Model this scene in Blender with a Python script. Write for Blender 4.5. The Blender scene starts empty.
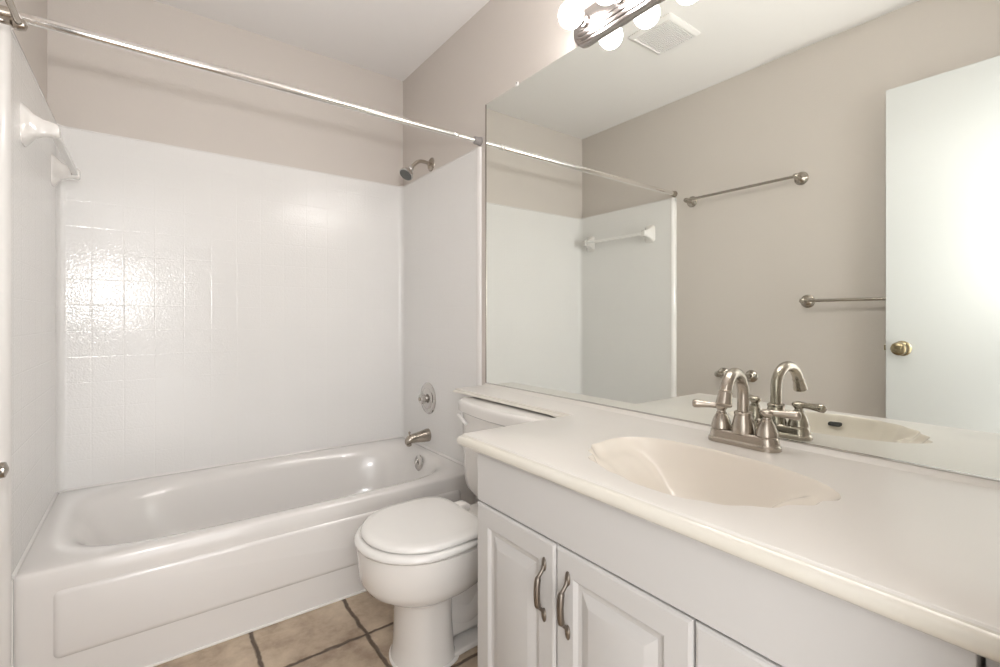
import bpy, bmesh, math, random
from mathutils import Vector, Matrix
random.seed(7)
C = bpy.context.scene.collection
PI = math.pi
LX = -0.016                   # face of the left wall
W, H = 1.501, 2.44            # left wall x=0, mirror wall x=W, back wall y=0

# ------------------------------------------------ camera, world, exposure
S = bpy.context.scene
cam_d = bpy.data.cameras.new('camera'); cam = bpy.data.objects.new('camera', cam_d); C.objects.link(cam)
cam.location = (0.3042, -2.5594, 1.05)
cam.rotation_euler = (PI/2, 0, -0.64)
cam_d.sensor_width = 36; cam_d.lens = 36*472.04/1000
cam_d.shift_y = -(333.5-318.43)/1000
cam_d.clip_start = 0.01
S.camera = cam
w = bpy.data.worlds.new('doorway_fill'); S.world = w; w.use_nodes = True  # even background glow, added as fill light through the open doorway
w.node_tree.nodes['Background'].inputs[0].default_value = (1.0, 0.985, 0.98, 1)
w.node_tree.nodes['Background'].inputs[1].default_value = 2.5
S.view_settings.view_transform = 'Standard'; S.view_settings.look = 'None'
S.view_settings.gamma = 1; S.view_settings.use_curve_mapping = False
S.view_settings.exposure = 0.58
# the photographer's flash, seen as a glare in the tiles and as the rod's shadow on the back wall
fl = bpy.data.lights.new('camera_flash', 'SPOT'); fl.energy = 33; fl.spot_size = math.radians(118); fl.spot_blend = 1.0; fl.shadow_soft_size = 0.055; fl.color = (1, 0.985, 0.97)
flo = bpy.data.objects.new('camera_flash', fl); C.objects.link(flo); flo.location = (0.30, -2.82, 1.28)
flo.rotation_euler = (Vector((0.62, 0.0, 1.95))-Vector((0.30, -2.82, 1.28))).to_track_quat('-Z', 'Y').to_euler()
BULB = 19.5

# ------------------------------------------------ materials
def mat(name, col, rough=0.5, metal=0.0, spec=0.5, coat=0.0, noise=0.0, nscale=8, bump=0.0, bscale=60, col2=None, aniso=0):
    m = bpy.data.materials.new(name); m.use_nodes = True
    nt = m.node_tree; b = nt.nodes['Principled BSDF']
    b.inputs['Base Color'].default_value = (*col, 1); b.inputs['Roughness'].default_value = rough
    b.inputs['Metallic'].default_value = metal; b.inputs['Specular IOR Level'].default_value = spec
    b.inputs['Coat Weight'].default_value = coat; b.inputs['Coat Roughness'].default_value = 0.06
    tc = nt.nodes.new('ShaderNodeTexCoord')
    if col2 is None: col2 = tuple(c*0.94 for c in col)
    n = nt.nodes.new('ShaderNodeTexNoise'); n.inputs['Scale'].default_value = nscale; n.inputs['Detail'].default_value = 4
    nt.links.new(tc.outputs['Object'], n.inputs['Vector'])
    mx = nt.nodes.new('ShaderNodeMix'); mx.data_type = 'RGBA'
    mx.inputs['A'].default_value = (*col, 1); mx.inputs['B'].default_value = (*col2, 1)
    mr = nt.nodes.new('ShaderNodeMapRange'); mr.inputs['From Min'].default_value = 0.35; mr.inputs['From Max'].default_value = 0.7
    mr.inputs['To Max'].default_value = max(noise, 0.02)
    nt.links.new(n.outputs['Fac'], mr.inputs['Value']); nt.links.new(mr.outputs['Result'], mx.inputs['Factor'])
    nt.links.new(mx.outputs['Result'], b.inputs['Base Color'])
    if bump:
        n2 = nt.nodes.new('ShaderNodeTexNoise'); n2.inputs['Scale'].default_value = bscale; n2.inputs['Detail'].default_value = 3
        nt.links.new(tc.outputs['Object'], n2.inputs['Vector'])
        bp = nt.nodes.new('ShaderNodeBump'); bp.inputs['Strength'].default_value = 1; bp.inputs['Distance'].default_value = bump
        nt.links.new(n2.outputs['Fac'], bp.inputs['Height']); nt.links.new(bp.outputs['Normal'], b.inputs['Normal'])
    return m

def math_node(nt, op, a, b=None, clamp=False):
    n = nt.nodes.new('ShaderNodeMath'); n.operation = op; n.use_clamp = clamp
    for i, v in enumerate((a, b)):
        if v is None: continue
        if isinstance(v, (int, float)): n.inputs[i].default_value = v
        else: nt.links.new(v, n.inputs[i])
    return n.outputs[0]

def groove(nt, v, size, off, width):
    """0 on the joint, 1 away from it, along one coordinate"""
    t = math_node(nt, 'SUBTRACT', v, off); t = math_node(nt, 'DIVIDE', t, size)
    t = math_node(nt, 'FRACT', t); t = math_node(nt, 'SUBTRACT', t, 0.5); t = math_node(nt, 'ABSOLUTE', t)
    t = math_node(nt, 'SUBTRACT', 0.5, t); t = math_node(nt, 'MULTIPLY', t, size/width)
    return math_node(nt, 'MINIMUM', t, 1.0)

def tile_mat(name):
    """white 10.5 cm embossed wall tiles, slightly orange-peeled gloss; UV = metres along the wall, height"""
    m = mat(name, (0.80, 0.79, 0.775), rough=0.095, spec=0.38, nscale=3, noise=0.3)
    nt = m.node_tree; b = nt.nodes['Principled BSDF']
    tc = nt.nodes.new('ShaderNodeTexCoord'); sp = nt.nodes.new('ShaderNodeSeparateXYZ'); nt.links.new(tc.outputs['UV'], sp.inputs[0])
    h = math_node(nt, 'MINIMUM', groove(nt, sp.outputs['X'], 0.105, 0.02, 0.003), groove(nt, sp.outputs['Y'], 0.105, 0.055, 0.003))
    n = nt.nodes.new('ShaderNodeTexNoise'); n.inputs['Scale'].default_value = 150; n.inputs['Detail'].default_value = 1
    nt.links.new(tc.outputs['Object'], n.inputs['Vector'])
    b1 = nt.nodes.new('ShaderNodeBump'); b1.inputs['Distance'].default_value = 0.0003; nt.links.new(h, b1.inputs['Height'])
    b2 = nt.nodes.new('ShaderNodeBump'); b2.inputs['Distance'].default_value = 0.0006; nt.links.new(n.outputs['Fac'], b2.inputs['Height'])
    nt.links.new(b1.outputs['Normal'], b2.inputs['Normal']); nt.links.new(b2.outputs['Normal'], b.inputs['Normal'])
    return m

def floor_mat():
    m = mat('brown_stone_tile', (0.34, 0.25, 0.18), rough=0.42)
    nt = m.node_tree; b = nt.nodes['Principled BSDF']; L = nt.links.new
    tc = nt.nodes.new('ShaderNodeTexCoord')
    n = nt.nodes.new('ShaderNodeTexNoise'); n.inputs['Scale'].default_value = 22; n.inputs['Detail'].default_value = 2
    L(tc.outputs['Object'], n.inputs['Vector'])
    wob = math_node(nt, 'MULTIPLY', math_node(nt, 'SUBTRACT', n.outputs['Fac'], 0.5), 0.016)
    sp = nt.nodes.new('ShaderNodeSeparateXYZ'); L(tc.outputs['Object'], sp.inputs[0])
    x = math_node(nt, 'ADD', sp.outputs['X'], wob); y = math_node(nt, 'SUBTRACT', sp.outputs['Y'], wob)
    h = math_node(nt, 'MINIMUM', groove(nt, x, 0.308, 0.886, 0.0105), groove(nt, y, 0.300, -1.034, 0.0105))
    h = math_node(nt, 'MULTIPLY', math_node(nt, 'SUBTRACT', h, 0.35), 2.2, True)
    n2 = nt.nodes.new('ShaderNodeTexNoise'); n2.inputs['Scale'].default_value = 9; n2.inputs['Detail'].default_value = 7; n2.inputs['Roughness'].default_value = 0.62
    L(tc.outputs['Object'], n2.inputs['Vector'])
    cr = nt.nodes.new('ShaderNodeValToRGB'); L(n2.outputs['Fac'], cr.inputs['Fac'])
    e = cr.color_ramp.elements; e[0].position = 0.30; e[0].color = (0.28, 0.20, 0.14, 1); e[1].position = 0.70; e[1].color = (0.64, 0.53, 0.405, 1)
    mid = cr.color_ramp.elements.new(0.5); mid.color = (0.485, 0.385, 0.285, 1)
    mx = nt.nodes.new('ShaderNodeMix'); mx.data_type = 'RGBA'; L(h, mx.inputs['Factor'])
    mx.inputs['A'].default_value = (0.115, 0.08, 0.055, 1); L(cr.outputs['Color'], mx.inputs['B']); L(mx.outputs['Result'], b.inputs['Base Color'])
    bp = nt.nodes.new('ShaderNodeBump'); bp.inputs['Distance'].default_value = 0.003; L(h, bp.inputs['Height'])
    bp2 = nt.nodes.new('ShaderNodeBump'); bp2.inputs['Distance'].default_value = 0.0015; L(n2.outputs['Fac'], bp2.inputs['Height'])
    L(bp.outputs['Normal'], bp2.inputs['Normal']); L(bp2.outputs['Normal'], b.inputs['Normal'])
    return m

PAINT = (0.635, 0.588, 0.545)
M = dict(
    paint=mat('beige_wall_paint', PAINT, 0.55, spec=0.3, bump=0.0006, bscale=140),
    ceil=mat('ceiling_paint', (0.86, 0.84, 0.825), 0.8, spec=0.2, bump=0.0006, bscale=120),
    floor=floor_mat(),
    tile=tile_mat('white_wall_tile'),
    enamel=mat('white_bath_enamel', (0.76, 0.74, 0.72), 0.16, coat=0.3),
    china=mat('white_vitreous_china', (0.76, 0.735, 0.705), 0.10, coat=0.4),
    seat=mat('white_seat_plastic', (0.80, 0.785, 0.76), 0.14, coat=0.3),
    plastic=mat('white_plastic', (0.84, 0.83, 0.81), 0.3),
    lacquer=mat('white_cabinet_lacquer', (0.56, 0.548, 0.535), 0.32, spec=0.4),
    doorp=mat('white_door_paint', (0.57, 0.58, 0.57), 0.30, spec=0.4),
    marble=mat('cultured_marble', (0.68, 0.65, 0.61), 0.28, coat=0.15, noise=0.5, nscale=5, col2=(0.71, 0.685, 0.65)),
    basin=mat('shade_tinted_basin_marble', (0.71, 0.655, 0.58), 0.2, coat=0.2, noise=0.5, nscale=5, col2=(0.73, 0.68, 0.61)),  # tan of the bowl's shadowed walls is put into this marble colour
    edge=mat('yellowed_marble_edge', (0.67, 0.635, 0.56), 0.22, coat=0.2, noise=0.8, nscale=6, col2=(0.68, 0.655, 0.60)),
    nickel=mat('brushed_nickel', (0.45, 0.405, 0.35), 0.27, metal=1, bump=0.0001, bscale=400),
    polished=mat('polished_nickel', (0.42, 0.385, 0.34), 0.14, metal=1),
    chrome=mat('polished_chrome', (0.60, 0.58, 0.56), 0.10, metal=1),
    satin=mat('satin_nickel_plate', (0.50, 0.46, 0.44), 0.2, metal=1),
    pull=mat('dark_pewter', (0.24, 0.21, 0.18), 0.32, metal=1),
    brass=mat('antique_brass', (0.36, 0.30, 0.19), 0.22, metal=1),
    dark=mat('dark_recess', (0.02, 0.02, 0.018), 0.5),
    rubber=mat('grey_rubber', (0.28, 0.26, 0.25), 0.6),
    spray=mat('grey_spray_face', (0.10, 0.105, 0.10), 0.45),
    steel=mat('rod_white_chrome', (0.86, 0.84, 0.82), 0.13, metal=1),
    caulk=mat('white_caulk', (0.86, 0.84, 0.81), 0.5),
    vent=mat('vent_plastic', (0.82, 0.80, 0.785), 0.6),
    backing=mat('mirror_backing', (0.22, 0.2, 0.18), 0.6),
)
gm = mat('mirror_silver', (0.90, 0.925, 0.885), 0.0, metal=1); M['mirror'] = gm
for n_ in list(gm.node_tree.nodes):
    if n_.type == 'MIX': n_.inputs['B'].default_value = n_.inputs['A'].default_value
bm_ = mat('lit_frosted_bulb', (1, 1, 1), 0.3); b_ = bm_.node_tree.nodes['Principled BSDF']
b_.inputs['Emission Color'].default_value = (1.0, 0.965, 0.94, 1); b_.inputs['Emission Strength'].default_value = BULB
M['bulb'] = bm_

# ------------------------------------------------ helpers
def fin(name, bm, m, parent=None, smooth=True, bev=0, sub=0, angle=40, mats=None):
    bmesh.ops.remove_doubles(bm, verts=bm.verts, dist=1e-5)
    bmesh.ops.recalc_face_normals(bm, faces=bm.faces)
    me = bpy.data.meshes.new(name); bm.to_mesh(me); bm.free()
    o = bpy.data.objects.new(name, me); C.objects.link(o)
    for mm in (mats or [m]): me.materials.append(mm)
    if smooth:
        for p in me.polygons: p.use_smooth = True
        me.set_sharp_from_angle(angle=math.radians(angle))
    if bev:
        d = o.modifiers.new('bevel', 'BEVEL'); d.width = bev; d.segments = 3; d.limit_method = 'ANGLE'; d.angle_limit = math.radians(35)
        d.harden_normals = True
    if sub:
        d = o.modifiers.new('sub', 'SUBSURF'); d.levels = sub; d.render_levels = sub
    if parent is not None:
        o.parent = parent; o.matrix_parent_inverse = Matrix.Translation(-parent.location)
    return o

def thing(name, label, cat, loc=(0, 0, 0), group=None):
    o = bpy.data.objects.new(name, None); C.objects.link(o); o.location = loc; o.empty_display_size = 0.05
    o['label'] = label; o['category'] = cat
    if group: o['group'] = group
    return o
def tag(o, label, cat, group=None):
    o['label'] = label; o['category'] = cat
    if group: o['group'] = group
    return o
def struct(o): o['kind'] = 'structure'; return o

def box(bm, lo, hi):
    x0, y0, z0 = lo; x1, y1, z1 = hi
    v = [bm.verts.new(p) for p in ((x0,y0,z0),(x1,y0,z0),(x1,y1,z0),(x0,y1,z0),(x0,y0,z1),(x1,y0,z1),(x1,y1,z1),(x0,y1,z1))]
    for f in ((0,3,2,1),(4,5,6,7),(0,1,5,4),(1,2,6,5),(2,3,7,6),(3,0,4,7)): bm.faces.new([v[i] for i in f])
    return bm
def B(lo, hi): return box(bmesh.new(), lo, hi)

def loft(bm, rings, cap0=True, cap1=True, closed=True):
    vs = [[bm.verts.new(p) for p in r] for r in rings]; n = len(rings[0])
    for a, b in zip(vs, vs[1:]):
        for i in range(n if closed else n-1):
            j = (i+1) % n
            bm.faces.new((a[i], a[j], b[j], b[i]))
    if cap0: bm.faces.new(vs[0][::-1])
    if cap1: bm.faces.new(vs[-1])
    return vs

def frame_of(d):
    d = Vector(d).normalized(); u = Vector((0, 0, 1)) if abs(d.z) < 0.9 else Vector((1, 0, 0))
    a = d.cross(u).normalized(); b = d.cross(a).normalized(); return d, a, b

def lathe(bm, prof, org, ax, n=32, cap0=True, cap1=True, sq=(1, 1)):
    """prof: [(radius, distance along ax)]"""
    d, a, b = frame_of(ax); org = Vector(org)
    rings = []
    for r, t in prof:
        r = max(r, 1e-4)
        rings.append([org + d*t + a*(r*sq[0]*math.cos(2*PI*i/n)) + b*(r*sq[1]*math.sin(2*PI*i/n)) for i in range(n)])
    loft(bm, rings, cap0, cap1); return bm

def tube(bm, pts, rad, n=16, squash=1.0, up=None):
    pts = [Vector(p) for p in pts]; rings = []
    if not hasattr(rad, '__len__'): rad = [rad]*len(pts)
    pa = None
    for i, p in enumerate(pts):
        d = (pts[min(i+1, len(pts)-1)] - pts[max(i-1, 0)]).normalized()
        if pa is None:
            pa = Vector(up) if up else frame_of(d)[1]
        a = (pa - d*pa.dot(d)).normalized(); b = d.cross(a); pa = a
        rings.append([p + a*(rad[i]*math.cos(2*PI*k/n)) + b*(rad[i]*squash*math.sin(2*PI*k/n)) for k in range(n)])
    loft(bm, rings); return bm

def smooth_path(pts, k=6):
    """Catmull-Rom through the points"""
    P = [Vector(p) for p in pts]; P = [2*P[0]-P[1]] + P + [2*P[-1]-P[-2]]; out = []
    for i in range(1, len(P)-2):
        a, b, c, d = P[i-1:i+3]
        for s in range(k):
            t = s/k
            out.append(0.5*((2*b) + (c-a)*t + (2*a-5*b+4*c-d)*t*t + (3*b-a-3*c+d)*t**3))
    out.append(P[-2]); return out

def rrect(cx, cy, hx, hy, r, k=6):
    pts = []
    for q, (sx, sy) in enumerate(((1, 1), (-1, 1), (-1, -1), (1, -1))):
        for i in range(k+1):
            a = (q + i/k)*PI/2
            pts.append((cx + sx*(hx-r) + r*math.cos(a), cy + sy*(hy-r) + r*math.sin(a)))
    return pts

def rbox(name, lo, hi, m, parent=None, bev=0.004):
    return fin(name, B(lo, hi), m, parent, bev=bev)

# ------------------------------------------------ room shell
struct(fin('floor', B((-0.12, -3.0, -0.06), (W+0.12, 0.12, 0)), M['floor'], smooth=False))
struct(fin('ceiling', B((-0.12, -2.62, H), (W+0.12, 0.12, H+0.1)), M['ceil'], smooth=False))
struct(fin('wall_back', B((-0.12, 0, 0), (W+0.12, 0.12, H)), M['paint'], smooth=False))
struct(fin('wall_left', B((-0.12, -2.62, 0), (LX, 0, H)), M['paint'], smooth=False))
struct(fin('wall_right', B((W, -2.62, 0), (W+0.12, 0, H)), M['paint'], smooth=False))
bm = bmesh.new()                      # wall with the doorway the photo is taken from
box(bm, (LX, -2.62, 0), (0.075, -2.505, H)); box(bm, (0.80, -2.62, 0), (W, -2.505, H)); box(bm, (0.075, -2.62, 2.06), (0.80, -2.505, H))
struct(fin('wall_front', bm, M['paint'], smooth=False))

# door, open flat against the left wall (seen in the mirror)
door = fin('door_1', B((0.085, -2.50, 0.012), (0.120, -1.916, 2.039)), M['doorp'], bev=0.0015); struct(door)
door['label'] = 'plain white door standing open against the left wall, seen in the mirror'
for s, x0, nm in ((1, 0.120, 'room side'), (-1, 0.085, 'wall side')):
    bm = bmesh.new()
    if s == 1: pr = [(0.032, 0), (0.032, 0.003), (0.028, 0.007), (0.013, 0.010), (0.011, 0.026), (0.017, 0.032), (0.026, 0.041), (0.0285, 0.050), (0.026, 0.059), (0.017, 0.065), (0.002, 0.067)]
    else: pr = [(0.032, 0), (0.032, 0.003), (0.028, 0.007), (0.013, 0.010), (0.011, 0.020), (0.020, 0.030), (0.027, 0.042), (0.027, 0.055), (0.018, 0.064), (0.002, 0.067)]
    lathe(bm, pr, (x0, -1.972, 0.923), (s, 0, 0)); fin('door_knob', bm, M['brass'], door)
fin('latch_bolt', B((0.094, -1.916, 0.912), (0.110, -1.907, 0.936)), M['brass'], door, bev=0.002)
for z in (0.22, 1.05, 1.85):
    bm = bmesh.new(); lathe(bm, [(0.006, 0), (0.006, 0.09)], (0.124, -2.5, z), (0, 0, 1), 12); fin('hinge', bm, M['brass'], door)

# ------------------------------------------------ tiled tub surround
TT, TE, TH = 1.818, -0.817, 0.009
sur = [thing('tiled_panel', 'white glossy square tiling on the left end wall of the bath, carrying the ceramic bar', 'wall tiles', (LX, -0.4, 0.36)),
       thing('tiled_panel', 'white glossy square tiling on the long back wall behind the bathtub', 'wall tiles', (W/2, 0, 0.36)),
       thing('tiled_panel', 'white glossy square tiling on the right end wall, behind the tub spout', 'wall tiles', (W, -0.4, 0.36))]
def liner(name, off, z0, z1, m, y_end):
    """a band per wall; the corners are coved, each wall's band ends in the middle of the cove"""
    OL = off+0.020; R = 0.030
    path = [(LX+OL, y_end)]
    for (ccx, ccy, a0) in ((LX+OL+R, -off-R, PI), (W-off-R, -off-R, PI/2)):
        for k in range(7):
            a = a0 - PI/2*k/6; path.append((ccx+R*math.cos(a), ccy+R*math.sin(a)))
    path.append((W-off, y_end))
    g = 0.0004
    cl, cr = (LX+g, -g), (W-g, -g)
    d = [0.0]
    for p, q in zip(path, path[1:]): d.append(d[-1]+math.hypot(q[0]-p[0], q[1]-p[1]))
    for k, (a, b, back) in enumerate(((0, 4, [cl, (LX+g, y_end)]), (4, 11, [cr, cl]), (11, 15, [(W-g, y_end), cr]))):
        pts = path[a:b+1]; bm = bmesh.new(); uvl = bm.loops.layers.uv.new('UVMap')
        f0 = [bm.verts.new((*p, z0)) for p in pts]; f1 = [bm.verts.new((*p, z1)) for p in pts]
        b0 = [bm.verts.new((*p, z0)) for p in back]; b1 = [bm.verts.new((*p, z1)) for p in back]
        for i in range(len(pts)-1):
            f = bm.faces.new((f0[i], f0[i+1], f1[i+1], f1[i]))
            for lp, (u, v) in zip(f.loops, ((d[a+i], z0), (d[a+i+1], z0), (d[a+i+1], z1), (d[a+i], z1))): lp[uvl].uv = (u-d[8], v)
        bm.faces.new(f1+b1); bm.faces.new(f0[::-1]+b0[::-1])
        bm.faces.new((b0[0], b0[1], b1[1], b1[0])); bm.faces.new((f0[-1], b0[0], b1[0], f1[-1])); bm.faces.new((f0[0], f1[0], b1[1], b0[1]))
        fin(name, bm, m, sur[k], angle=50)
liner('tile_field', TH, 0.364, TT-0.006, M['tile'], TE+0.0264)
liner('top_cap', TH+0.002, TT-0.006, TT, M['enamel'], TE+0.0264)
for x0, sx, th, dp in ((LX+0.0004, 1, 0.0300, 0.0262), (W-0.0004, -1, 0.0125, 0.0262)):      # bullnose edge tiles
    bm = bmesh.new(); ring = [(x0, TE+dp)]
    for i in range(9):
        a = PI/2*i/8; ring.append((x0+sx*th*math.cos(a)**0.7, TE+dp-dp*math.sin(a)))
    loft(bm, [[(p[0], p[1], z) for p in ring] for z in (0.0, TT)]); fin('bullnose_edge', bm, M['enamel'], sur[0 if sx > 0 else 2])

# ------------------------------------------------ bathtub
RZ, YF = 0.363, -0.79
tub = thing('bathtub', 'white alcove bathtub with a raised rectangular panel on its apron', 'bathtub', (W/2, -0.40, 0))
bm = bmesh.new()
def sup(cx, cy, hx, hy, e, n=72, z=0.0, egg=0.0):
    out = []
    for i in range(n):
        a = 2*PI*i/n; c, s = math.cos(a), math.sin(a)
        out.append((cx + hx*math.copysign(abs(c)**(2/e), c), cy + hy*math.copysign(abs(s)**(2/e), s), z))
    return out
X0, X1, Y0, Y1 = LX+TH+0.0202, W-TH-0.0002, YF, -TH-0.0002
cx, cy = (X0+X1)/2, (Y0+Y1)/2; hx, hy = (X1-X0)/2, (Y1-Y0)/2
n = 96
def rectring(hx_, hy_, z):     # rectangle sampled by angle, matching sup()'s directions
    out = []
    for i in range(n):
        a = 2*PI*i/n; c, s = math.cos(a), math.sin(a)
        e = 60
        out.append((cx + hx_*math.copysign(abs(c)**(2/e), c), cy + hy_*math.copysign(abs(s)**(2/e), s), z))
    return out
bx, by = cx + 0.012, cy + 0.010
rings = [rectring(hx, hy, 0.0), rectring(hx, hy, RZ-0.045), rectring(hx, hy, RZ-0.012), rectring(hx-0.003, hy-0.004, RZ-0.004), rectring(hx-0.012, hy-0.012, RZ)]
for dx, dy, z, e in ((0.034, 0.034, -0.0005, 5.5), (0.048, 0.046, -0.003, 4.6), (0.062, 0.058, -0.010, 4.0), (0.076, 0.069, -0.026, 3.6), (0.088, 0.078, -0.055, 3.3), (0.104, 0.088, -0.11, 3.1), (0.135, 0.105, -0.20, 3.1), (0.175, 0.13, -0.27, 3.2), (0.24, 0.17, -0.305, 3.0), (0.40, 0.27, -0.312, 2.6)):
    # sloped backrest at the left end, steeper drain end at the right
    sl = max(0, -z)*0.45
    rings.append(sup(bx + sl*0.35, by, hx-dx-sl*0.3, hy-dy, e, n, RZ+z))
loft(bm, rings, cap0=False)
fin('tub_shell', bm, M['enamel'], tub, angle=50)
# raised panel on the apron
bm = bmesh.new()
px0, px1, pz0, pz1 = 0.094, W-0.094, 0.112, 0.300
def prr(ins, y): return [(x, y, z) for x, z in rrect((px0+px1)/2, (pz0+pz1)/2, (px1-px0)/2-ins, (pz1-pz0)/2-ins, 0.016-ins*0.4)]
loft(bm, [prr(0, YF+0.001), prr(0.003, YF-0.0025), prr(0.007, YF-0.005), prr(0.013, YF-0.0065)], cap0=False)
fin('apron_panel', bm, M['enamel'], tub)
fin('caulk_line', B((0.0, YF-0.006, 0.0), (W-0.011, YF+0.002, 0.007)), M['caulk'], tub, bev=0.002)
bm = bmesh.new(); q = 0.006
def fil(a, b, nx, ny):
    loft(bm, [[(p[0], p[1], RZ-0.014), (p[0]+nx*q, p[1]+ny*q, RZ-0.014), (p[0]+nx*q, p[1]+ny*q, RZ+0.0004), (p[0]+nx*q*0.35, p[1]+ny*q*0.35, RZ+0.0035), (p[0], p[1], RZ+q)] for p in (a, b)])
xa, xb = LX+TH+0.0202, W-TH-0.0002; X0_ = xa
fil((xa, YF+0.01), (xa, -TH-0.015), 1, 0); fil((xb, YF+0.01), (xb, -TH-0.015), -1, 0); fil((xa, -TH-0.0002), (xb, -TH-0.0002), 0, -1)
for xx0, xx1 in ((LX+0.001, X0_+0.004), (W-TH-0.004, W-0.001)): box(bm, (xx0, YF-0.0008, 0.001), (xx1, YF+0.02, RZ-0.006))
fin('rim_caulk', bm, M['enamel'], tub, angle=60)
bm = bmesh.new(); lathe(bm, [(0.040, 0), (0.040, 0.003), (0.034, 0.008), (0.012, 0.010), (0.001, 0.010)], (1.414, -0.375, 0.312), (-1, 0, 0.12))
ov = fin('overflow_plate', bm, M['chrome'], tub)
bm = bmesh.new(); tube(bm, [(1.406, -0.375, 0.330), (1.398, -0.375, 0.318), (1.392, -0.375, 0.306)], [0.005, 0.006, 0.004], 10); fin('trip_lever', bm, M['chrome'], ov)
bm = bmesh.new(); lathe(bm, [(0.032, 0), (0.030, 0.003), (0.018, 0.002), (0.002, 0.001)], (1.20, -0.38, RZ-0.313), (0, 0, 1)); fin('drain', bm, M['chrome'], tub)

# tub spout
t = thing('tub_spout', 'brushed nickel tub spout with diverter knob, above the bathtub overflow', 'faucet', (W-TH, -0.330, 0.425))
bm = bmesh.new(); rs = []
for x, zc, rz, ry in ((0, 0.434, 0.034, 0.032), (0.01, 0.434, 0.034, 0.031), (0.05, 0.431, 0.028, 0.027), (0.085, 0.429, 0.024, 0.025), (0.105, 0.427, 0.023, 0.024), (0.120, 0.422, 0.021, 0.021), (0.129, 0.416, 0.014, 0.015)):
    rs.append([(W-TH-x, -0.330+ry*math.cos(2*PI*i/24), zc+rz*math.sin(2*PI*i/24)) for i in range(24)])
loft(bm, rs); lathe(bm, [(0.013, 0), (0.0135, 0.012), (0.011, 0.015)], (W-TH-0.112, -0.330, 0.408), (0, 0, -1), 20)
fin('spout_body', bm, M['nickel'], t)
bm = bmesh.new(); lathe(bm, [(0.003, 0), (0.003, 0.010), (0.006, 0.012), (0.006, 0.020), (0.002, 0.022)], (W-TH-0.110, -0.330, 0.445), (0, 0, 1), 12); fin('diverter_knob', bm, M['nickel'], t)
# mixing valve
t = thing('shower_valve', 'round chrome shower valve with clear-ended knob, above the tub spout', 'valve', (W-TH, -0.30, 0.63))
bm = bmesh.new(); lathe(bm, [(0.083, 0), (0.083, 0.002), (0.078, 0.007), (0.060, 0.010), (0.056, 0.008), (0.050, 0.012), (0.030, 0.016), (0.001, 0.017)], (W-TH, -0.330, 0.628), (-1, 0, 0), 48); fin('escutcheon', bm, M['chrome'], t)
bm = bmesh.new(); lathe(bm, [(0.018, 0.012), (0.018, 0.022), (0.025, 0.026), (0.028, 0.032), (0.026, 0.046), (0.020, 0.050), (0.001, 0.051)], (W-TH, -0.330, 0.628), (-1, 0, 0), 12); fin('valve_knob', bm, M['chrome'], t, angle=25)
bm = bmesh.new(); box(bm, (W-TH-0.056, -0.336, 0.620), (W-TH-0.050, -0.324, 0.636)); fin('knob_pointer', bm, M['nickel'], t, bev=0.002)
# shower head
t = thing('shower', 'brushed nickel shower arm and head above the tiles of the tub end wall', 'shower head', (W, -0.345, 1.856))
bm = bmesh.new(); lathe(bm, [(0.036, 0), (0.035, 0.003), (0.026, 0.009), (0.011, 0.012)], (W, -0.345, 1.862), (-1, 0, 0)); fin('flange', bm, M['nickel'], t)
ap = smooth_path([(W, -0.345, 1.862), (W-0.045, -0.345, 1.868), (W-0.075, -0.345, 1.863), (W-0.10, -0.345, 1.842), (W-0.125, -0.345, 1.815)], 5)
bm = bmesh.new(); tube(bm, ap, 0.0095, 16); fin('shower_arm', bm, M['nickel'], t)
hd = Vector((-0.60, -0.16, -0.78)).normalized(); ho = Vector((W-0.113, -0.345, 1.827))
bm = bmesh.new(); lathe(bm, [(0.012, 0), (0.015, 0.004), (0.015, 0.018), (0.012, 0.022), (0.017, 0.030), (0.030, 0.042), (0.036, 0.052), (0.037, 0.062), (0.034, 0.064)], ho, hd); hh = fin('spray_head', bm, M['chrome'], t)
bm = bmesh.new(); lathe(bm, [(0.0335, 0.0625), (0.032, 0.066), (0.010, 0.067), (0.001, 0.067)], ho, hd); fin('spray_face', bm, M['spray'], hh)

# ------------------------------------------------ shower curtain rod
ry, rz = -0.805, 1.845
t = thing('curtain_rod', 'chrome telescoping shower curtain rod spanning above the bathtub', 'curtain rod', (W/2, ry, rz))
bm = bmesh.new(); lathe(bm, [(0.0133, 0), (0.0133, 1.378), (0.0118, 1.383)], (0.0, ry, rz), (1, 0, 0), 28); fin('outer_tube', bm, M['steel'], t)
bm = bmesh.new(); lathe(bm, [(0.0105, 0), (0.0105, 0.09)], (1.38, ry, rz), (1, 0, 0), 24); fin('inner_tube', bm, M['steel'], t)
bm = bmesh.new(); lathe(bm, [(0.0125, 0), (0.0138, 0.002), (0.0138, 0.022), (0.0125, 0.024)], (1.357, ry, rz), (1, 0, 0), 24); fin('joint_collar', bm, M['steel'], t)
for x, s in ((LX+0.0005, 1), (W-0.0005, -1)):
    bm = bmesh.new(); lathe(bm, [(0.0195, 0), (0.0195, 0.006), (0.0165, 0.012), (0.0165, 0.030), (0.0145, 0.034)], (x, ry, rz), (s, 0, 0), 24)
    e = fin('end_cap', bm, M['rubber'] if s < 0 else M['nickel'], t); 
    if s < 0: e['label'] = 'grey rubber end cap'

CX = LX+TH+0.018
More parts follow.
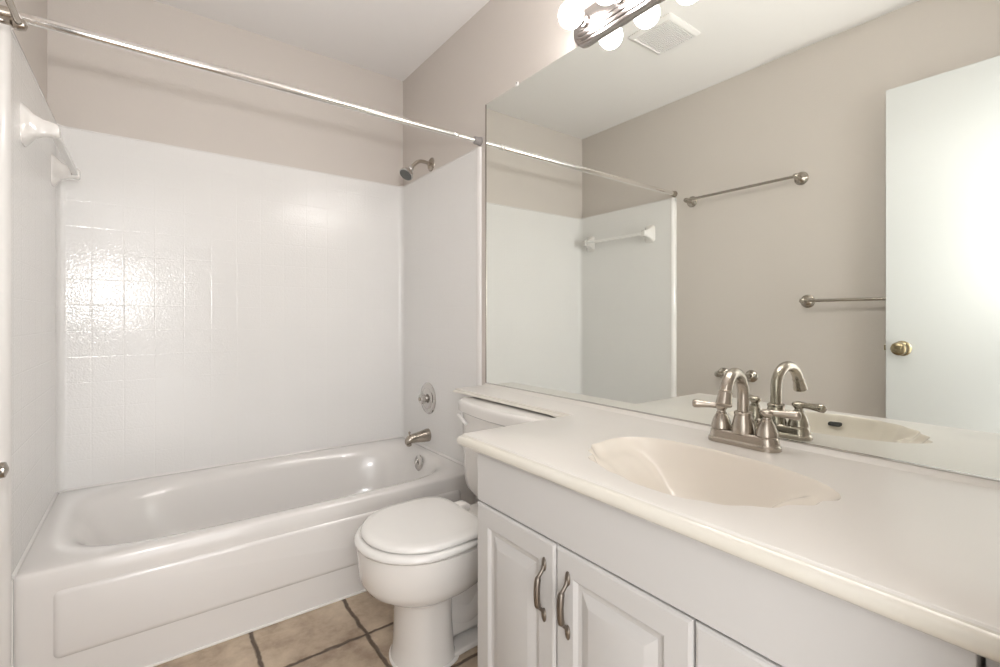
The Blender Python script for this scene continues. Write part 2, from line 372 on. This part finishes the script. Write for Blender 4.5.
# ------------------------------------------------ ceramic bar on the left tiles
t = thing('ceramic_towel_bar', 'white ceramic towel bar on the left tiled wall inside the bath', 'towel bar', (CX, -0.36, 1.61))
for y in (-0.638, -0.115):
    bm = bmesh.new(); rs = []
    for x, hyy, hzz, zc in ((0.0, 0.040, 0.058, 0), (0.004, 0.040, 0.058, 0), (0.012, 0.034, 0.050, 0.001), (0.026, 0.022, 0.033, 0.002), (0.045, 0.017, 0.024, 0.001), (0.062, 0.017, 0.021, 0), (0.074, 0.018, 0.020, -0.002), (0.080, 0.014, 0.015, -0.003)):
        rs.append([(CX+x, p[0], p[1]) for p in rrect(y, 1.61+zc, hyy, hzz, min(hyy, hzz)*0.55, 5)])
    loft(bm, rs); fin('bracket', bm, M['china'], t)
bm = bmesh.new(); box(bm, (CX+0.058, -0.628, 1.600), (CX+0.076, -0.12, 1.618)); fin('bar', bm, M['plastic'], t, bev=0.003)
bm = bmesh.new(); box(bm, (CX+0.056, -0.127, 1.598), (CX+0.078, -0.119, 1.620)); box(bm, (CX+0.056, -0.137, 1.598), (CX+0.058, -0.119, 1.620)); fin('bar_clip', bm, M['nickel'], t, bev=0.001)

# ------------------------------------------------ metal towel bars and paper holder on the left wall
def post(y, z, t, out=0.066, tip=0.013):
    bm = bmesh.new(); lathe(bm, [(0.034, 0), (0.034, 0.003), (0.029, 0.007), (0.024, 0.008), (0.021, 0.012), (0.012, 0.017), (0.008, 0.024), (0.0085, out-0.016), (0.0145, out-0.010), (tip+0.002, out), (0.0125, out+0.010), (0.004, out+0.015)], (LX, y, z), (1, 0, 0), 28)
    return fin('post', bm, M['polished'], t)
def towel_bar(y0, y1, z, label):
    t = thing('towel_bar', label, 'towel bar', (0, (y0+y1)/2, z), 'metal towel bars on the left wall')
    post(y0, z, t); post(y1, z, t)
    bm = bmesh.new(); lathe(bm, [(0.0075, 0), (0.0075, abs(y1-y0))], (LX+0.066, max(y0, y1), z), (0, -1, 0), 20); fin('bar', bm, M['polished'], t)
towel_bar(-0.925, -1.535, 1.772, 'upper brushed nickel towel bar, next to the tiled bath, seen in the mirror')
towel_bar(-1.565, -2.17, 1.138, 'lower brushed nickel towel bar running behind the open door, seen in the mirror')
t = thing('paper_holder', 'empty toilet paper holder of two nickel posts, mirrored behind the faucet spout', 'toilet paper holder', (0, -1.2, 0.735))
for y, s in ((-1.125, 1), (-1.285, -1)):
    bm = bmesh.new(); lathe(bm, [(0.034, 0), (0.034, 0.003), (0.029, 0.008), (0.020, 0.011), (0.012, 0.016), (0.009, 0.024), (0.010, 0.040), (0.0165, 0.054), (0.018, 0.064), (0.016, 0.076), (0.004, 0.081)], (LX, y, 0.728), (1, 0, 0), 28)
    p = fin('post', bm, M['polished'], t)
    bm = bmesh.new(); lathe(bm, [(0.009, 0), (0.009, 0.022), (0.006, 0.026)], (LX+0.064, y, 0.728), (0, -s, 0), 16); fin('roller_socket', bm, M['polished'], p)

# ------------------------------------------------ ceiling vent (seen in the mirror)
t = thing('ceiling_vent', 'square white louvred exhaust fan grille in the ceiling, seen in the mirror', 'vent', (0.66, -1.185, H))
vx0, vx1, vy0, vy1 = 0.53, 0.79, -1.305, -1.065
bm = bmesh.new()
def vr(i, z): return [(x, y, z) for x, y in rrect((vx0+vx1)/2, (vy0+vy1)/2, (vx1-vx0)/2-i, (vy1-vy0)/2-i, 0.012)]
loft(bm, [vr(0, H-0.0005), vr(0, H-0.006), vr(0.012, H-0.014), vr(0.022, H-0.016), vr(0.024, H-0.010)], cap0=False)
fin('grille_frame', bm, M['vent'], t)
bm = bmesh.new()
k = 0
y = vy0+0.032
while y < vy1-0.03:
    box(bm, (vx0+0.025, y, H-0.0155), (vx1-0.025, y+0.0045, H-0.011)); y += 0.0105
fin('louvres', bm, M['vent'], t, smooth=False)

# ------------------------------------------------ vanity cabinet
CT = 0.757
XF = 0.975
van = thing('vanity_cabinet', 'white vanity cabinet with raised panel doors under the marble top', 'cabinet', (1.24, -2.03, 0))
CY0, CY1 = -2.467, -1.587
bm = bmesh.new()
box(bm, (XF, CY0, 0.09), (W-0.002, CY1, CT-0.1501)); box(bm, (XF, CY0, CT-0.15), (XF+0.02, CY1, CT-0.037)); box(bm, (XF+0.02, CY1-0.018, CT-0.15), (W-0.002, CY1, CT-0.037)); box(bm, (XF+0.02, CY0, CT-0.15), (W-0.002, CY0+0.018, CT-0.037))
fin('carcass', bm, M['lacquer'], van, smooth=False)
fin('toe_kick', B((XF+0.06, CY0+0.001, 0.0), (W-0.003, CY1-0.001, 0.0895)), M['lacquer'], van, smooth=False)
# apron board above the doors
fin('top_rail', B((XF-0.016, CY0, 0.6015), (XF-0.0002, CY1, CT-0.037)), M['lacquer'], van, bev=0.0015)
DX = XF-0.0205
def cab_door(y0, y1, z0, z1, handle):
    bm = bmesh.new(); yc, zc, hy_, hz_ = (y0+y1)/2, (z0+z1)/2, (y1-y0)/2, (z1-z0)/2
    def r(i, x): return [(x, yc-hy_+i, zc-hz_+i), (x, yc+hy_-i, zc-hz_+i), (x, yc+hy_-i, zc+hz_-i), (x, yc-hy_+i, zc+hz_-i)]
    loft(bm, [r(0, XF-0.0005), r(0, DX+0.005), r(0.002, DX+0.002), r(0.006, DX), r(0.047, DX), r(0.050, DX+0.0022), r(0.054, DX+0.0065), r(0.059, DX+0.008), r(0.064, DX+0.008), r(0.067, DX+0.0065), r(0.084, DX+0.001), r(0.087, DX)])
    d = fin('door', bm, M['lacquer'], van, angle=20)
    if handle is not None:
        hz = 0.495; bm = bmesh.new()
        for s in (1, -1):          # leaf shaped feet
            lathe(bm, [(0.0072, 0), (0.0072, 0.0016), (0.0045, 0.0045), (0.001, 0.0055)], (DX, handle, hz+s*0.052), (-1, 0, 0), 20, sq=(0.9, 2.0) )
        pts = smooth_path([(DX-0.003, handle, hz+0.050), (DX-0.006, handle, hz+0.041), (DX-0.015, handle, hz+0.031), (DX-0.019, handle, hz+0.022), (DX-0.0205, handle, hz), (DX-0.019, handle, hz-0.022), (DX-0.015, handle, hz-0.031), (DX-0.006, handle, hz-0.041), (DX-0.003, handle, hz-0.050)], 5)
        nn = len(pts); rad = []
        for i in range(nn):
            u = abs(i/(nn-1)-0.5)*2
            rad.append(0.0068 if u < 0.38 else 0.0068-0.003*min(1, (u-0.38)/0.14))
        tube(bm, pts, rad, 12, up=(0, 1, 0)); fin('handle', bm, M['pull'], d)
    return d
cab_door(-1.868, -1.589, 0.095, 0.598, -1.838)
cab_door(-2.165, -1.872, 0.095, 0.598, -1.906)
cab_door(-2.460, -2.169, 0.095, 0.598, None)
struct(fin('trim_1', B((XF+0.002, -2.5045, 0.0), (XF+0.02, -2.4705, CT-0.040)), M['lacquer'], bev=0.001))

# ------------------------------------------------ marble vanity top with shell basin
top = thing('countertop', 'cream marble vanity top with shell-shaped basin and a shelf over the toilet tank', 'countertop', (1.2, -2.0, CT))
# flat edge of the top, L shaped
xi, xs = 0.951, 1.347
XR = W-0.001
outer = [(xi, -2.503), (XR, -2.503), (XR, -0.857), (xs, -0.857), (xs, -1.540), (xi, -1.540)]
def offs(pts, d):
    n = len(pts); out = []
    for i in range(n):
        p0, p1, p2 = Vector(pts[i-1]), Vector(pts[i]), Vector(pts[(i+1) % n])
        a = (p1-p0).normalized(); b = (p2-p1).normalized()
        na, nb = Vector((a.y, -a.x)), Vector((b.y, -b.x))
        q = p1 + (na+nb)/(1+na.dot(nb))*d
        out.append([min(q.x, XR), max(q.y, -2.503)])
    return out
# shell outline: pixels measured on the photo, converted to the counter plane
SHELL = [(1.122,-1.806),(1.102,-1.824),(1.084,-1.832),(1.073,-1.856),(1.046,-1.868),(1.034,-1.900),(1.022,-1.930),(1.012,-1.955),(1.010,-1.985),(0.999,-2.020),(0.997,-2.055),(0.998,-2.09),(1.004,-2.125),(1.018,-2.150),(1.030,-2.180),(1.058,-2.205),(1.080,-2.232),(1.113,-2.243),(1.140,-2.266),(1.172,-2.268),(1.196,-2.282),(1.228,-2.273),(1.262,-2.240),(1.288,-2.190),(1.306,-2.130),(1.316,-2.060),(1.318,-1.990),(1.314,-1.920),(1.300,-1.860),(1.272,-1.818),(1.236,-1.797),(1.196,-1.793),(1.160,-1.799),(1.135,-1.800)]
sh = [Vector((p.x, -2.035+(p.y+2.035)*0.972)) for p in smooth_path([(a, b, 0) for a, b in SHELL+[SHELL[0]]], 4)[:-1]]
cen = Vector((1.165, -2.03))
bm = bmesh.new()
o0 = [bm.verts.new((x, y, CT)) for x, y in outer]
s0 = [bm.verts.new((p.x, p.y, CT)) for p in sh]
ed = []
# subdivide the outer loop so that the fill is even
loop = []
for i in range(len(outer)):
    a, b = Vector(outer[i]), Vector(outer[(i+1) % len(outer)]); k = max(1, int((b-a).length/0.08))
    loop.append(o0[i])
    for j in range(1, k): q = a.lerp(b, j/k); loop.append(bm.verts.new((q.x, q.y, CT)))
for l in (loop, s0):
    for i in range(len(l)): ed.append(bm.edges.new((l[i], l[(i+1) % len(l)])))
bmesh.ops.triangle_fill(bm, use_beauty=True, use_dissolve=False, edges=ed)
prof = [(0, 0), (0.002, -0.0008), (0.0035, -0.0035), (0.0045, -0.0055), (0.0075, -0.0065), (0.011, -0.0085), (0.014, -0.013), (0.0150, -0.019), (0.0140, -0.024), (0.011, -0.028), (0.006, -0.031), (0.0, -0.0315)]
rs = []
k = [0]*0
def ringo(d, z):
    # same sampling as `loop`, offset outwards
    oo = offs(outer, d); out = []
    for i in range(len(outer)):
        a, b = Vector(oo[i]), Vector(oo[(i+1) % len(oo)]); kk = max(1, int((Vector(outer[(i+1) % len(outer)])-Vector(outer[i])).length/0.08))
        out.append((a.x, a.y, z))
        for j in range(1, kk): q = a.lerp(b, j/kk); out.append((q.x, q.y, z))
    return out
# thinner over the tank: the shelf is a little thinner than the main top
def thin(p): 
    return p
rs = [ringo(d, CT+z) for d, z in prof]
vs = loft(bm, rs[:3], False, False)
fin('slab', bm, M['marble'], top, angle=35)
bm = bmesh.new()
loft(bm, [[(x, y, (z if (y < -1.50 or z > CT-0.0155) else CT-0.0155)) for x, y, z in r] for r in rs[2:]], False, False)
fin('moulded_edge', bm, M['edge'], top, angle=35)
# basin
bm = bmesh.new(); rings = []
def lobe(p):
    return 0
def lerp_prof(tab, s):
    for (a, za), (b, zb) in zip(tab, tab[1:]):
        if s >= b: t = (s-b)/(a-b); t = t*t*(3-2*t) if False else t; return zb+(za-zb)*t
    return tab[-1][1]
deep = [(1.0, 0), (0.985, -0.003), (0.96, -0.014), (0.92, -0.032), (0.86, -0.054), (0.78, -0.076), (0.68, -0.095), (0.55, -0.110), (0.40, -0.119), (0.25, -0.124), (0.0, -0.128)]
ledge = [(1.0, 0), (0.985, -0.003), (0.955, -0.012), (0.92, -0.020), (0.88, -0.024), (0.80, -0.030), (0.74, -0.038), (0.69, -0.048), (0.62, -0.066), (0.55, -0.084), (0.40, -0.110), (0.25, -0.124), (0.0, -0.128)]
dc = Vector((1.175, -2.03))
for s in [1, 0.995, 0.985, 0.97, 0.955, 0.94, 0.92, 0.90, 0.88, 0.85, 0.82, 0.79, 0.76, 0.73, 0.70, 0.67, 0.64, 0.60, 0.55, 0.48, 0.40, 0.32, 0.25, 0.18, 0.11]:
    r = []
    for p in sh:
        # smaller rings lose the scallops and close in on the drain
        v = p-cen; ang = math.atan2(v.x/0.150, v.y/0.235); el = Vector((0.150*math.sin(ang), 0.235*math.cos(ang)))
        mix = min(1, (1-s)*2.2); mix = mix*mix*(3-2*mix)
        q = v*(1-mix) + el*mix
        xx = cen*s + dc*(1-s) + q*s
        lo_, wd_ = (0.58, 0.40) if v.y > 0 else (0.66, 0.18)
        k = max(0.0, min(1.0, (abs(math.cos(ang))-lo_)/wd_)); k = k*k*(3-2*k)
        zz = lerp_prof(deep, s)*(1-k) + lerp_prof(ledge, s)*k
        r.append((xx.x, xx.y, CT+zz))
    rings.append(r)
loft(bm, rings, False, True)
basin = fin('basin', bm, M['basin'], top, angle=60)
bm = bmesh.new(); lathe(bm, [(0.024, 0.001), (0.023, 0.004), (0.015, 0.003), (0.013, 0.006), (0.001, 0.008)], (dc.x, dc.y, CT-0.128), (0, 0, 1)); fin('drain', bm, M['nickel'], basin)
ovm = bmesh.new()
pv = [(x, y) for x, y in rrect(0, 0, 0.017, 0.0055, 0.005)]
loft(ovm, [[(1.012+p[1]*0.60+off, -2.018+p[0], CT-0.027-p[1]) for p in pv] for off in (0.0, 0.010)])
fin('overflow_slot', ovm, M['dark'], basin)
# caulked lip under the mirror
bm = bmesh.new(); rs = []
for y in (-2.503, -0.859):
    rs.append([(XR, y, CT), (XR-0.030, y, CT), (XR-0.026, y, CT+0.0022), (XR-0.016, y, CT+0.0045), (XR-0.010, y, CT+0.008), (XR, y, CT+0.0085)])
loft(bm, rs); fin('back_lip', bm, M['marble'], top)

# ------------------------------------------------ mirror
mir = thing('wall_mirror', 'large frameless wall mirror above the vanity top', 'mirror', (W, -1.68, 0.766))
mz0, mz1, my0, my1 = 0.7665, 1.990, -2.500, -0.858
bm = bmesh.new(); box(bm, (W-0.0060, my0, mz0), (W-0.0005, my1, mz1)); 
o = fin('mirror_glass', bm, None, mir, smooth=False, mats=[M['backing'], M['mirror']])
for p in o.data.polygons:
    if p.normal.x < -0.9: p.material_index = 1
fin('channel', B((W-0.010, my0, mz0-0.001), (W-0.0062, my1, mz0+0.002)), M['chrome'], mir, smooth=False)
fin('side_channel', B((W-0.008, my1, mz0), (W-0.0005, my1+0.003, mz1)), M['pull'], mir, smooth=False)
for y in (-1.075, -2.3):
    bm = bmesh.new(); box(bm, (W-0.009, y-0.007, mz1-0.006), (W-0.0005, y+0.007, mz1+0.013)); c = fin('clip', bm, M['plastic'], mir, bev=0.002)
    bm = bmesh.new(); lathe(bm, [(0.003, 0), (0.002, 0.0015)], (W-0.009, y, mz1+0.008), (-1, 0, 0), 12); fin('screw', bm, M['pull'], c)

# ------------------------------------------------ vanity light bar
bar = thing('vanity_light_bar', 'satin nickel light bar with ribbed plate above the mirror', 'light fixture', (W, -1.995, 2.03))
bz, by0, by1 = 2.032, -2.602+0.01, -1.402
by0 = -2.503
bm = bmesh.new(); rs = []
for i_, xo in ((0.0, 0.0065), (0.0, 0.016), (0.004, 0.021), (0.010, 0.023), (0.013, 0.023), (0.014, 0.027), (0.022, 0.030), (0.025, 0.030), (0.026, 0.034), (0.034, 0.037), (0.037, 0.037), (0.038, 0.040), (0.044, 0.041)):
    rs.append([(W-xo, p[0], p[1]) for p in rrect((by0+by1)/2, bz, (by1-by0)/2-i_, 0.060-i_, 0.052-i_ if 0.052-i_ > 0.006 else 0.006, 8)])
loft(bm, rs); fin('ribbed_plate', bm, M['satin'], bar, angle=25)
bulb0 = None
for i in range(7):
    y = -1.474-0.1475*i
    bm = bmesh.new(); lathe(bm, [(0.021, 0.040), (0.021, 0.050), (0.017, 0.052), (0.017, 0.066)], (W, y, bz), (-1, 0, 0), 24); fin('socket', bm, M['satin'], bar)
    if bulb0 is None:
        bm = bmesh.new(); prof_b = [(0.0135, -0.046), (0.0155, -0.038)]
        for j in range(1, 17):
            a = PI*(j+2.6)/18.6
            prof_b.append((0.0405*math.sin(a), -0.0405*math.cos(a)))
        lathe(bm, prof_b, (0, 0, 0), (-1, 0, 0), 32); bulb0 = fin('globe_bulb', bm, M['bulb']); b = bulb0
    else:
        b = bulb0.copy(); C.objects.link(b)
    b.location = (W-0.103, y, bz-0.002)
    tag(b, ['lit frosted globe bulb at the bar end nearest the bathtub', 'lit frosted globe bulb, second along the light bar from the bathtub'][i] if i < 2 else 'lit frosted globe bulb further along the light bar, past the photo\'s top edge', 'light bulb', 'globe bulbs on the vanity light bar' if i < 2 else 'globe bulbs past the top edge')

# ------------------------------------------------ faucet
FY, FX = -2.018, 1.411
fau = thing('basin_faucet', 'brushed nickel two-handle basin faucet with high arched spout', 'faucet', (FX, FY, CT))
bm = bmesh.new()
def fr(h, z): return [(x, y, CT+z*1.55) for x, y in rrect(FX, FY, 0.029-h, 0.081-h, 0.028-h, 8)]
loft(bm, [fr(0, 0.0003), fr(0, 0.005), fr(0.002, 0.007), fr(0.0035, 0.008), fr(0.004, 0.010), fr(0.0055, 0.016), fr(0.007, 0.018), fr(0.010, 0.0195)]); fin('base_plate', bm, M['nickel'], fau, angle=30)
for s in (1, -1):
    hy0 = FY+s*0.052
    bm = bmesh.new(); lathe(bm, [(0.0215, 0.028), (0.0225, 0.0305), (0.0235, 0.032), (0.0222, 0.040), (0.0180, 0.053), (0.0135, 0.062), (0.0115, 0.065), (0.0115, 0.068), (0.0095, 0.069), (0.009, 0.073)], (FX, hy0, CT), (0, 0, 1), 28)
    h = fin('handle', bm, M['nickel'], fau, angle=30)
    bm = bmesh.new(); lathe(bm, [(0.008, 0.071), (0.014, 0.079), (0.0155, 0.083), (0.0135, 0.087), (0.006, 0.0895), (0.001, 0.090)], (FX, hy0, CT), (0, 0, 1), 24)
    if s > 0: d = Vector((-0.52, 0.86, 0.03)).normalized()
    else: d = Vector((0.28, -0.96, 0.0)).normalized()
    o_ = Vector((FX, hy0, CT+0.083))
    tube(bm, [o_+d*k for k in (0, 0.012, 0.024, 0.041, 0.054, 0.061, 0.065)], [0.007, 0.0072, 0.007, 0.0085, 0.0102, 0.0102, 0.006], 16)
    fin('lever', bm, M['nickel'], h, angle=50)
bm = bmesh.new(); lathe(bm, [(0.0255, 0.028), (0.0255, 0.033), (0.0235, 0.048), (0.0195, 0.066), (0.0185, 0.070), (0.020, 0.071), (0.020, 0.076), (0.017, 0.078), (0.0125, 0.079)], (FX, FY, CT), (0, 0, 1), 32)
fin('spout_base', bm, M['nickel'], fau, angle=30)
al = 0.115; hd_ = Vector((-math.cos(al), -math.sin(al), 0)); base_ = Vector((FX, FY, CT)); R_ = 0.0525
pts = [base_+Vector((0, 0, 0.074)), base_+Vector((0, 0, 0.098))]
for i in range(0, 17):
    a = PI*i/16*0.88; pts.append(base_ + hd_*(R_-R_*math.cos(a)) + Vector((0, 0, 0.117+R_*math.sin(a))))
end = Vector(pts[-1]); dr = hd_*math.sin(a) + Vector((0, 0, math.cos(a)))
pts.append(end+dr*0.006)
bm = bmesh.new(); tube(bm, pts, [0.0130]*len(pts), 24, up=(-math.sin(al), math.cos(al), 0)); fin('spout', bm, M['nickel'], fau, angle=50)
bm = bmesh.new(); lathe(bm, [(0.0130, 0), (0.0150, 0.002), (0.0138, 0.004), (0.0150, 0.014), (0.0165, 0.026), (0.0170, 0.030), (0.0155, 0.032), (0.012, 0.0315)], end+dr*0.002, dr, 28); fin('aerator', bm, M['nickel'], fau, angle=30)
bm = bmesh.new(); lathe(bm, [(0.0025, 0.026), (0.0025, 0.05), (0.006, 0.053), (0.006, 0.060), (0.002, 0.063)], (FX+0.020, FY-0.027, CT), (0, 0, 1), 14); fin('lift_rod', bm, M['nickel'], fau)

# ------------------------------------------------ toilet
AY = -1.222
toi = thing('toilet', 'white round-front two-piece toilet between the bathtub and the vanity', 'toilet', (1.2, AY, 0))
def egg(xf, xb, hw, z, e=2.2, n=48, mx=0.45, ey=2.0, ay=AY):
    """closed outline, front at xf, back at xb, widest at mx of the length"""
    xm = xf + (xb-xf)*mx; out = []
    for i in range(n):
        a = 2*PI*i/n; c, s = math.cos(a), math.sin(a)
        L = (xb-xm) if c > 0 else (xm-xf); ee = e if c > 0 else ey
        out.append((xm + L*math.copysign(abs(c)**(2/ee), c), ay + hw*math.copysign(abs(s)**(2/ee if c > 0 else 2/ey), s), z))
    return out
bm = bmesh.new()
rings = [egg(0.900, 1.09, 0.104, 0.0, 3.0), egg(0.900, 1.09, 0.104, 0.012, 3.0), egg(0.906, 1.08, 0.100, 0.020, 3.4), egg(0.908, 1.075, 0.096, 0.06, 3.8), egg(0.910, 1.07, 0.093, 0.12, 4.0),
         egg(0.909, 1.07, 0.093, 0.190, 4.0), egg(0.904, 1.08, 0.096, 0.202, 3.6), egg(0.882, 1.12, 0.113, 0.212, 3.0), egg(0.850, 1.16, 0.138, 0.226, 2.7), egg(0.820, 1.20, 0.160, 0.247, 2.5), egg(0.803, 1.22, 0.172, 0.275, 2.5), egg(0.798, 1.24, 0.179, 0.32, 2.6),
         egg(0.797, 1.25, 0.182, 0.355, 2.8), egg(0.799, 1.25, 0.181, 0.368, 2.8), egg(0.810, 1.245, 0.172, 0.372, 2.8)]
loft(bm, rings)
# rear trap housing, foot and deck that carries the tank
def sect(x, hw, z0, z1, r=0.02):
    return [(x, p[0], p[1]) for p in rrect(AY, (z0+z1)/2, hw, (z1-z0)/2, min(r, hw*0.9, (z1-z0)*0.45), 4)]
loft(bm, [sect(1.02, 0.055, 0.02, 0.19, 0.05), sect(1.12, 0.055, 0.02, 0.22, 0.05), sect(1.22, 0.052, 0.02, 0.30, 0.05), sect(1.34, 0.055, 0.02, 0.34, 0.05), sect(1.43, 0.06, 0.02, 0.34, 0.05)])
loft(bm, [sect(1.00, 0.094, 0.0, 0.016, 0.007), sect(1.12, 0.084, 0.0, 0.018, 0.007), sect(1.25, 0.082, 0.0, 0.018, 0.007), sect(1.42, 0.098, 0.0, 0.018, 0.007)])
loft(bm, [sect(1.15, 0.13, 0.30, 0.372, 0.02), sect(1.24, 0.115, 0.315, 0.374, 0.02), sect(1.34, 0.12, 0.325, 0.376, 0.02), sect(1.47, 0.13, 0.33, 0.376, 0.02)])
tube(bm, smooth_path([(1.02, AY, 0.17), (1.08, AY, 0.12), (1.14, AY, 0.10), (1.20, AY, 0.15), (1.25, AY, 0.23), (1.32, AY, 0.28), (1.38, AY, 0.22), (1.40, AY, 0.10), (1.40, AY, 0.02)], 5), 0.062, 20)
bowl = fin('bowl', bm, M['china'], toi, angle=55)
bm = bmesh.new(); lathe(bm, [(0.0125, 0.017), (0.0125, 0.020), (0.004, 0.020), (0.004, 0.036)], (1.175, AY-0.070, 0.0), (0, 0, 1), 16); fin('floor_bolt', bm, M['dark'], bowl)
bm = bmesh.new(); lathe(bm, [(0.0125, 0.017), (0.0125, 0.030), (0.006, 0.034)], (1.175, AY+0.070, 0.0), (0, 0, 1), 16); fin('bolt_cap', bm, M['plastic'], bowl)
# caulk round the foot
bm = bmesh.new()
loft(bm, [egg(0.895, 1.10, 0.109, 0.0003, 3.0), egg(0.895, 1.10, 0.109, 0.004, 3.0), egg(0.901, 1.09, 0.103, 0.009, 3.0)]); 
fin('foot_caulk', bm, M['caulk'], toi)
# seat ring
bm = bmesh.new()
def sr(io, z): return egg(0.789+io, 1.185-io, 0.188-io, z, 3.2)
def si(io, z): return egg(0.855-io, 1.12+io, 0.115+io, z, 2.2)
ringv = loft(bm, [sr(0.006, 0.3745), sr(0.001, 0.378), sr(0, 0.384), sr(0.002, 0.390), sr(0.008, 0.3945), sr(0.018, 0.396), si(0.004, 0.396), si(0, 0.392), si(0, 0.380), si(0.006, 0.3745), sr(0.006, 0.3745)], False, False)
fin('seat', bm, M['seat'], toi, angle=60)
bm = bmesh.new()
def lr(io, z): return egg(0.808+io, 1.158-io, 0.180-io, z, 4.6, mx=0.5)
loft(bm, [lr(0.006, 0.3975), lr(0.001, 0.400), lr(0, 0.405), lr(0.002, 0.411), lr(0.009, 0.4155), lr(0.03, 0.418), lr(0.08, 0.4195), lr(0.14, 0.420)])
fin('lid', bm, M['seat'], toi, angle=60)
for s in (1, -1):
    bm = bmesh.new(); y = AY+s*0.070
    loft(bm, [[(x, p[0], p[1]) for p in rrect(y, 0.391, 0.022, h_, 0.006, 3)] for x, h_ in ((1.160, 0.010), (1.166, 0.014), (1.195, 0.015), (1.205, 0.010))])
    fin('seat_hinge', bm, M['seat'], toi)
# tank: tapered, rounded lower corners, bowed front
TY = -1.224
def bow(y, hw): return 0.030*(1-((y-TY)/hw)**2)
bm = bmesh.new(); rs = []
zs = [(0.380, 0.150, 0.020), (0.382, 0.175, 0.012), (0.388, 0.200, 0.006), (0.400, 0.221, 0.003), (0.420, 0.236, 0.001), (0.445, 0.247, 0.0), (0.55, 0.253, -0.002), (0.689, 0.258, -0.004)]
for z, hw, dx in zs:
    r = []; K = 14
    for i in range(K+1):       # front, bowed, with rounded ends
        u = -1+2*i/K; y = TY+hw*u
        rr = 0.020*max(0, (abs(u)-0.86)/0.14)**2.2
        r.append((1.292+dx-0.028*(1-u*u)+rr, y, z))
    r.append((1.475, TY+hw, z)); r.append((1.482, TY+hw-0.01, z)); r.append((1.482, TY-hw+0.01, z)); r.append((1.475, TY-hw, z))
    rs.append(r)
loft(bm, rs); tank = fin('tank', bm, M['china'], toi, angle=50)
bm = bmesh.new(); rs = []
for z, e in ((0.689, -0.008), (0.690, 0.002), (0.694, 0.006), (0.717, 0.007), (0.727, 0.006), (0.7315, 0.003), (0.734, -0.003), (0.7345, -0.010)):
    r = []; K = 16; hw = 0.266+e
    for i in range(K+1):
        u = -1+2*i/K; y = TY+hw*u
        rr = 0.018*max(0, (abs(u)-0.88)/0.12)**2.2
        r.append((1.287-e-0.034*(1-u*u)+rr, y, z))
    r.append((1.48, TY+hw, z)); r.append((1.488, TY+hw-0.012, z)); r.append((1.488, TY-hw+0.012, z)); r.append((1.48, TY-hw, z))
    rs.append(r)
loft(bm, rs); fin('tank_lid', bm, M['china'], toi, angle=40)
bm = bmesh.new(); ly, lz_ = TY+0.222, 0.672
lathe(bm, [(0.012, 0), (0.012, 0.006), (0.007, 0.009), (0.007, 0.016)], (1.288, ly, lz_), (-1, 0, 0), 18)
tube(bm, smooth_path([(1.271, ly+0.012, lz_+0.004), (1.268, ly-0.008, lz_-0.001), (1.264, ly-0.034, lz_-0.010), (1.262, ly-0.058, lz_-0.019)], 4), 0.0065, 12)
fin('flush_lever', bm, M['plastic'], tank)
